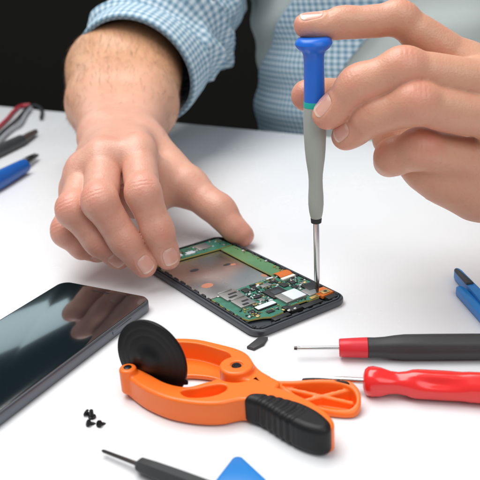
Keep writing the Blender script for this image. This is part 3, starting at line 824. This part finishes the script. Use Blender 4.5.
def f_front(x, y, z):
    d2 = on2d(lambda X, Y: poly2d(X, Y, front))(x, y)
    d = ext(d2, z, .6, ZT, 1.5)
    d = smin(d, ext(on2d(lambda X, Y: np.hypot(X-tipc[0], Y-tipc[1]))(x, y)-4.2, z, 3, 16.2, 1.2), 1.5)
    sl = on2d(lambda X, Y: poly2d(X, Y, slot))(x, y)
    d = smax(d, -smax(sl, 4.-z, .6), .8)
    d = smax(d, -(on2d(lambda X, Y: np.hypot(X-piv[0], Y-piv[1]))(x, y)-10.5+0*z+np.maximum(0, 7.2-z)*50), .4)   # seat of the boss
    return d
def f_back(x, y, z):
    d2 = on2d(lambda X, Y: poly2d(X, Y, backp))(x, y)
    d = smin(ext(d2, z, .6, ZT, 1.2), smax(ext(on2d(lambda X, Y: poly2d(X, Y, backh))(x, y), z, .6, 14, .5), (z-on2d(rim_z)(x, y))*.95, 1.0), 2.5)
    pa = on2d(lambda X, Y: poly2d(X, Y, pocketA))(x, y)
    d = smax(d, -smax(pa, 3.2-z, .8), .6)
    phn = on2d(lambda X, Y: poly2d(X, Y, pocketH))(x, y)
    rb = None
    for a, b in ribs:
        q_ = on2d(lambda X, Y: seg2(X, Y, a, b))(x, y)-.85
        rb = q_ if rb is None else np.minimum(rb, q_)
    cut = smax(phn, 1.3-z, .6)
    cut = smax(cut, -smax(rb, z-on2d(rim_z)(x, y)+1.6, .5), .5)
    d = smax(d, -cut, .6)
    boss = ext(on2d(lambda X, Y: np.hypot(X-piv[0], Y-piv[1]))(x, y)-8.2, z, 1, 16.2, 1.3)
    d = smin(d, boss, 1.5)
    hole = on2d(lambda X, Y: np.hypot(X-piv[0], Y-piv[1]))(x, y)
    d = smax(d, -(smax(hole-3.0, 15.2-z, .2)), .3)
    return d
def poly_lohi(pts, z1): a = np.array(pts); return (*(a.min(0)-2.5), -.5), (*(a.max(0)+2.5), z1)
lo, hi = poly_lohi(front, 17.5); v, q4 = field_mesh(f_front, lo, hi, .42)
lev = link('lever', from_arrays(v, q4, 'lever'), M_orange, cl)
lo, hi = poly_lohi(list(backp)+list(backh), 17.5); v, q4 = field_mesh(f_back, lo, hi, .42)
lev2 = link('lever', from_arrays(v, q4, 'lever'), M_orange, cl)
MB().lathe([(0, 0), (0, 2.4), (2.6, 2.4), (2.9, 2.1), (2.9, 1.1), (2.6, .9), (2.6, 0)], (*piv, 13), (*piv, 20), 24).build('pivot_pin', M_pin, cl)
MB().lathe([(0, 0), (0, 2.0), (1.5, 2.0), (1.7, 1.7), (1.7, 0)], (*tipc, 14.8), (*tipc, 20), 20).build('pin', M_pin, lev)
# small coil of ribs behind the pivot
mb = MB()
for k in range(4):
    a_ = Z(256+k*6, 374+k*2.6, 13)[:2]; b_ = Z(250+k*6, 386+k*2.0, 13)[:2]
    c_ = (a_+b_)/2; mb.box((*c_, 6), (1.3, np.linalg.norm(b_-a_), 9), rz=math.atan2((b_-a_)[1], (b_-a_)[0])-math.pi/2, bevel=.3)
mb.build('spring', M_orange, lev2)
grip = spline(zp([(246.5, 398), (252, 394), (268, 394.5), (286, 399), (302, 404), (316, 411), (325, 418), (329.5, 424), (327, 429), (318, 430), (302, 425.5), (283, 416.5), (265, 405.5), (253, 400)], 13.6), 5)
gs, ge = Z(258, 396, 13)[:2], Z(318, 422, 13)[:2]; gd = (ge-gs)/np.linalg.norm(ge-gs); gn = np.array([-gd[1], gd[0]])
def f_grip(x, y, z):
    d2 = on2d(lambda X, Y: poly2d(X, Y, grip))(x, y)
    u = (x-gs[0])*gd[0]+(y-gs[1])*gd[1]; Lg = np.linalg.norm(ge-gs)
    w = (x-gs[0])*gn[0]+(y-gs[1])*gn[1]
    band = np.clip(u/4, 0, 1)*np.clip((Lg-6-u)/4, 0, 1)
    d = ext(d2-.9, z, .3, 14.6, 3.2)
    side = np.clip((5.5-w)/3, 0, 1)
    return d+.62*band*side*(.5+.5*np.cos((u+.12*w*w*.3)*2*math.pi/4.1))**2
lo, hi = poly_lohi(grip, 16.5); v, q4 = field_mesh(f_grip, lo, hi, .42)
link('grip', from_arrays(v, q4, 'grip'), M_rubber, lev)
g2 = spline(zp([(304, 378.0), (322, 378.0), (344, 380.2), (350, 383.5), (344, 382.6), (322, 380.2), (304, 380.0)], 10.6), 4)
lo, hi = poly_lohi(g2, 15.5)
v, q4 = field_mesh(lambda x, y, z: ext(on2d(lambda X, Y: poly2d(X, Y, g2))(x, y), z, 1.5, 10.9, .7), lo, hi, .45)
link('grip', from_arrays(v, q4, 'grip'), M_rubber, lev2)
# suction cup: a leaning disc with a hub
cn = np.array([-.5216, -.8527, .0307]); cn /= np.linalg.norm(cn)
cc = np.array([-45.2, 304.5, 21.0])-cn*3.2+ray(150.8, 365.6)*3-np.array([2.3, -1.4, 0]); cc[2] = 20.1
rim = 20.2
prof = [(-2.6, 0), (-2.6, 18.2), (-2.2, rim-.25), (-1.3, rim), (-.5, rim-.2), (-.3, rim-.7), (-.36, rim-1.3), (-.2, rim-1.8), (-.05, 16.4), (-.12, 16.0), (-.02, 15.5), (.12, 13.0), (.06, 12.6), (.16, 12.2), (.3, 9.2), (.55, 7.2), (1.3, 5.6), (1.9, 4.4), (2.3, 2.6), (2.4, 0)]
mb = MB().lathe(prof, cc, cc+cn*10, 72)
cup = mb.build('suction_cup', M_cup, cl, angle=40)
rgt = np.cross(cn, (0, 0, 1)); rgt /= np.linalg.norm(rgt)
tb = cc-cn*1.4+np.array([.853, -.522, 0])*18.6+np.array([0, 0, -8.2])
MB().box(tb, (2.4, 1.6, 2.2), bevel=.5).build('pull_tab', M_cup, cup)

# ================================================================== SCREWDRIVER IN THE HAND
X0, Y0 = Z(317.2, 291, 6.6)[:2]
tp = np.array([X0, Y0, 5.9]); hd = P(313.5, 40, 0); rr_ = ray(313.6, 39)
dd_ = (Y0-0-6)/rr_[1]; hd = CAM+dd_*rr_
ax = hd-tp; Ls = np.linalg.norm(ax); 
sd = empty('precision_screwdriver', tp)
tag(sd, 'blue and grey precision screwdriver held upright in the phone by the hand', 'screwdriver')
def rel(p): return np.array(p)-tp
o_, h_ = (0, 0, 0), tuple(ax)
MB().lathe([(7.2, .9), (7.3, 1.5), (8.2, 1.72), (50, 1.75), (Ls*.335, 1.75)], o_, h_, 20).build('shaft', M_steel, sd)
MB().lathe([(0, .4), (.4, .85), (3, 1.15), (7.0, 1.3), (7.6, 1.3)], o_, h_, 20).build('bit', M_dsteel, sd)
def f(y): return (291-y)/(291-39)*Ls                       # height along the tool, read off the picture
MB().lathe([(f(215), 1.8), (f(214), 3.0), (f(210), 3.2), (f(209), 3.0)], o_, h_, 28).build('collar', M_chip, sd)
mg = lambda t_, a_: 1+.0*math.cos(6*a_)
MB().lathe([(f(210.5), 0), (f(210), 2.8), (f(208), 3.3), (f(203), 3.9), (f(195), 4.35), (f(187), 4.3), (f(178), 4.0), (f(171), 3.9), (f(165), 4.05), (f(158), 4.55), (f(150), 5.2), (f(140), 5.7), (f(128), 6.0), (f(115), 6.2), (f(105), 6.1), (f(99.5), 5.95), (f(99), 0)], o_, h_, 40).build('handle', M_greyh, sd)
MB().lathe([(f(99.6), 5.8), (f(99.2), 6.0), (f(94.6), 5.8), (f(94.2), 5.7)], o_, h_, 40).build('ring', M_teal, sd)
MB().lathe([(f(94.8), 0), (f(94.5), 5.6), (f(88), 5.5), (f(60), 5.2), (f(53), 5.4), (f(49.5), 6.2), (f(47), 8.2), (f(45), 9.1), (f(43), 9.7), (f(40.5), 9.4), (f(38.2), 8.2), (f(37.4), 6.6), (f(37.4), 0)], o_, h_, 48,
           mod=lambda t_, a_: 1+(.025*math.cos(8*a_) if f(88) < t_ < f(50) else 0)).build('swivel_cap', M_blue, sd)

# ================================================================== OTHER TOOLS
def lying(name, label, cat, p0, p1):
    e = empty(name, p0); tag(e, label, cat); d = np.array(p1)-np.array(p0)
    return e, (0, 0, 0), tuple(d/np.linalg.norm(d)*100)
# black and red screwdriver
p0, p1 = Z(294, 348.2, 6.2), Z(478, 346.4, 6.6)
e, a, b = lying('flat_screwdriver', 'black handled screwdriver with red collar, lying behind the red one', 'screwdriver', p0, p1)
k = np.linalg.norm(p1-p0)/184
MB().lathe([(0, .5), (.1, .9), (2.6, 1.0), (3.4, .85), (4, .95), (46.5*k, .95)], a, b, 16).build('shaft', M_steel, e)
MB().lathe([(0, .5), (.1, .9), (1.6, 1.05), (1.8, .5)], a, b, 16).build('bit', M_dsteel, e)
MB().lathe([(46*k, 0), (46*k, 4.3), (47*k, 4.6), (60*k, 4.95), (74.5*k, 5.2), (75*k, 4.6)], a, b, 36, mod=lambda t_, q_: 1+.012*math.cos(6*q_)).build('collar', M_red, e)
MB().lathe([(74.8*k, 0), (75*k, 5.2), (82*k, 5.1), (92*k, 5.4), (102*k, 6.1), (112*k, 6.55), (140*k, 6.6), (180*k, 6.5), (215*k, 6.2), (240*k, 6.6), (246*k, 5.6), (248*k, 0)], a, b, 48, mod=lambda t_, q_: 1+.018*math.cos(8*q_)).build('handle', M_blackh, e)
# red screwdriver
p0, p1 = Z(334, 379.2, 6.4), Z(478, 387.5, 7.2)
e, a, b = lying('red_screwdriver', 'red plastic handled screwdriver whose shaft passes behind the orange pliers', 'screwdriver', p0, p1)
k = np.linalg.norm(p1-p0)/144.3; o34 = 34*k
MB().lathe([(0, .6), (.2, 1.2), (4, 1.5), (5, 1.5), (34*k, 1.5)], a, b, 16).build('shaft', M_steel, e)
FLA = math.radians(-38)
def fl(t_, q_):
    g = math.exp(-((t_/k-106)/24)**2)
    return 1-.24*g*max(0, math.cos(3*(q_-FLA)))**1.2-.03*(1-g)*math.cos(6*q_)*(t_/k > 46)
MB().lathe([(t_-o34, r_) for t_, r_ in [(64*k, 0), (64.4*k, 3.6), (66*k, 5.6), (69*k, 6.8), (74*k, 7.25), (82*k, 6.9), (92*k, 5.5), (100*k, 5.2), (108*k, 5.8), (114*k, 6.7), (118*k, 6.9), (122*k, 6.95), (127*k, 6.95), (132*k, 6.9), (140*k, 6.9), (148*k, 6.9), (155*k, 6.85), (163*k, 6.8), (170*k, 7.1), (195*k, 7.3), (230*k, 7.2), (238*k, 6.2), (240*k, 0)]], a, b, 60, mod=fl).build('handle', M_redt, e)
# screwdriver cut by the lower edge
p0, p1 = Z(102, 450.5, 2.8), Z(152, 469.5, 4.2)
e, a, b = lying('small_screwdriver', 'small screwdriver with thin dark shaft pointing at the loose screws', 'screwdriver', p0, p1)
k = np.linalg.norm(p1-p0)/53.5
MB().lathe([(0, .35), (1, .75), (40*k, .95)], a, b, 14).build('shaft', M_dsteel, e)
MB().lathe([(37.6*k, 0), (38*k, 1.5), (40*k, 2.6), (42*k, 3.3), (56*k, 3.7), (80*k, 4), (150*k, 4.2), (152*k, 0)], a, b, 6).build('handle', M_blackh, e)
# loose screws
grp = 'loose screws on the table'
def loose(x, y, az, lab, up=False):
    c_ = Z(x, y, 1.0)
    if up:
        o = MB().lathe([(0, 0), (0, 1.7), (.3, 1.9), (.9, 1.8), (1.1, 1.0), (4.0, .95), (4.4, .5), (4.4, 0)], (0, 0, 0), (0, 0, 10), 14).build('loose_screw', M_pin)
        o.location = (c_[0]*MM, c_[1]*MM, 0.0001)
    else:
        mb_ = MB().lathe([(0, 0), (0, 1.0), (.25, 1.6), (.9, 1.75), (1.2, 1.7), (1.25, .85), (1.9, 1.0), (2.2, .8), (2.6, 1.0), (2.9, .8), (3.3, 1.0), (3.6, .8), (4.2, .75), (4.6, .3), (4.6, 0)], (0, 0, 1.7), (math.cos(az), math.sin(az), 1.1), 14)
        o = mb_.build('loose_screw', M_pin); o.location = (c_[0]*MM, c_[1]*MM, 0)
    tag(o, lab, 'screw', grp)
loose(85, 413, -.3, 'tiny black screw at the back left of the loose screws')
loose(92, 416, 2.4, 'tiny black screw standing on its head among the loose screws', True)
loose(87, 424, .4, 'tiny black screw nearest the small screwdriver')
loose(98, 425, .7, 'tiny black screw lying apart, closest to the orange pliers')
# dark pry chip between phone and pliers
c4 = [Z(247, 349, 0)[:2], Z(259, 339.5, 0)[:2], Z(268, 339.5, 0)[:2], Z(264, 346, 0)[:2], Z(254, 351, 0)[:2]]
tag(MB().prism([tuple(p) for p in c4], .2, 1.8, .4).build('pry_chip', M_blackh), 'small dark plastic chip lying between the opened phone and orange pliers', 'pry tool')
# blue pick at the bottom
c_ = Z(239, 478, 0)[:2]
pk = []
for i in range(3):
    a_ = math.radians(92+120*i)
    for j in range(-4, 5):
        b_ = a_+math.radians(j*14); ctr_ = c_+np.array([math.cos(a_), math.sin(a_)])*9.4; pk.append(tuple(ctr_+np.array([math.cos(b_), math.sin(b_)])*2.6))
tag(MB().prism(pk, .3, 1.5, .4).build('opening_pick', M_bluep), 'blue plastic opening pick below the orange pliers', 'pry tool')
# blue nippers at the right edge
e = empty('blue_tweezers', (0, 0, 0)); tag(e, 'blue handled plastic tool with a black tip at the right edge', 'tool')
def bar(p, q_, w0, w1, z0, z1, m_, nm):
    p, q_ = np.array(p)[:2], np.array(q_)[:2]; d = (q_-p)/np.linalg.norm(q_-p); nn = np.array([-d[1], d[0]])
    return MB().prism([tuple(p+nn*w0*.35), tuple(p+nn*w0*.1-d*1.2), tuple(p-nn*w0*.35), tuple(p-nn*w0*.5+d*3), tuple(q_-nn*w1/2), tuple(q_+nn*w1/2), tuple(p+nn*w0*.5+d*3)], z0, z1, 1.0).build(nm, m_, e)
bar(Z(456.5, 271, 5), Z(506, 325, 5), 4.5, 8, 1, 7, M_bluep, 'handle')
bar(Z(459, 289, 3), Z(503, 336, 3), 5.5, 7, .4, 5, M_bluep, 'handle')
bar(Z(456, 269.2, 8), Z(470, 283, 8), 3, 4.5, 7.0, 8.6, M_blackh, 'tip')
# tools at the far left
e = empty('blue_cutters', (0, 0, 0)); tag(e, 'blue handled cutters with a short steel jaw near the hand', 'cutters')
def lump(p, q_, r0, r1, m_, nm, n=20):
    d = np.linalg.norm(np.array(q_)-np.array(p))
    return MB().lathe([(0, 0), (.3, r0*.7), (1.5, r0), (d*.5, (r0+r1)*.55), (d-1.5, r1), (d-.3, r1*.7), (d, 0)], p, q_, n).build(nm, m_, e)
lump(Z(-30, 196, 8), Z(25, 165.5, 8), 9, 7, mat('dark_blue_handle', (.005, .085, .36), .4), 'handle')
lump(Z(25, 163, 7), Z(38, 155, 5), 2.6, 1.6, M_dsteel, 'jaw'); lump(Z(24, 160, 7), Z(35.5, 154, 5), 2.2, 1.2, M_steel, 'jaw')
e = empty('dark_tweezers', (0, 0, 0)); tag(e, 'dark tool with a brownish tip lying behind the blue cutters', 'tool')
lump(Z(-40, 170, 5), Z(22, 140, 6), 7, 6.5, M_blackh, 'handle'); lump(Z(21, 141, 6), Z(36, 131.5, 5), 5, 3.2, M_brown, 'tip')
for m_, pts, lab, r in ((M_wire_r, [(-160, 215), (-30, 150), (4, 122), (13, 112), (20, 106.5), (30, 105)], 'thin red cable curving at the back left of the table', 2.6),
                     (M_wire_k, [(-165, 235), (-30, 160), (6, 129), (18, 118), (28, 107.5), (36, 106), (42, 110), (41, 118)], 'thin black cable looping at the back left of the table', 2.2),
                     (M_wire_g, [(-165, 250), (-30, 166), (8, 132), (20, 124), (26, 114), (31, 108)], 'thin grey cable between the red and black ones', 2.4)):
    z0 = 4
    tag(MB().tube([Z(x, y, z0) for x, y in pts], r).build('cable', m_), lab, 'cable', 'cables at the back of the table')

# ================================================================== LIGHT
w = bpy.data.worlds.new('World'); S.world = w; w.use_nodes = True
w.node_tree.nodes['Background'].inputs['Color'].default_value = (.86, .93, 1, 1); w.node_tree.nodes['Background'].inputs['Strength'].default_value = .30
def area(name, loc, to, sx, sy, power, col):
    l = bpy.data.lights.new(name, 'AREA'); l.shape = 'RECTANGLE'; l.size = sx; l.size_y = sy; l.energy = power; l.color = col
    o = bpy.data.objects.new(name, l); C.objects.link(o); o.location = loc
    o.rotation_euler = (Vector(to)-Vector(loc)).to_track_quat('-Z', 'Y').to_euler(); return o
area('softbox_key', (-.30, .62, 1.2), (.0, .47, 0), 1.2, .8, 20.5, (1, .985, .965))
area('softbox_fill', (.45, -.35, .9), (.05, .42, .05), .8, .8, 5.4, (1, .97, .94))
area('window_back', (-.82, 1.75, .62), (-.1, .45, 0), .84, .34, 1.25, (.72, .93, 1))
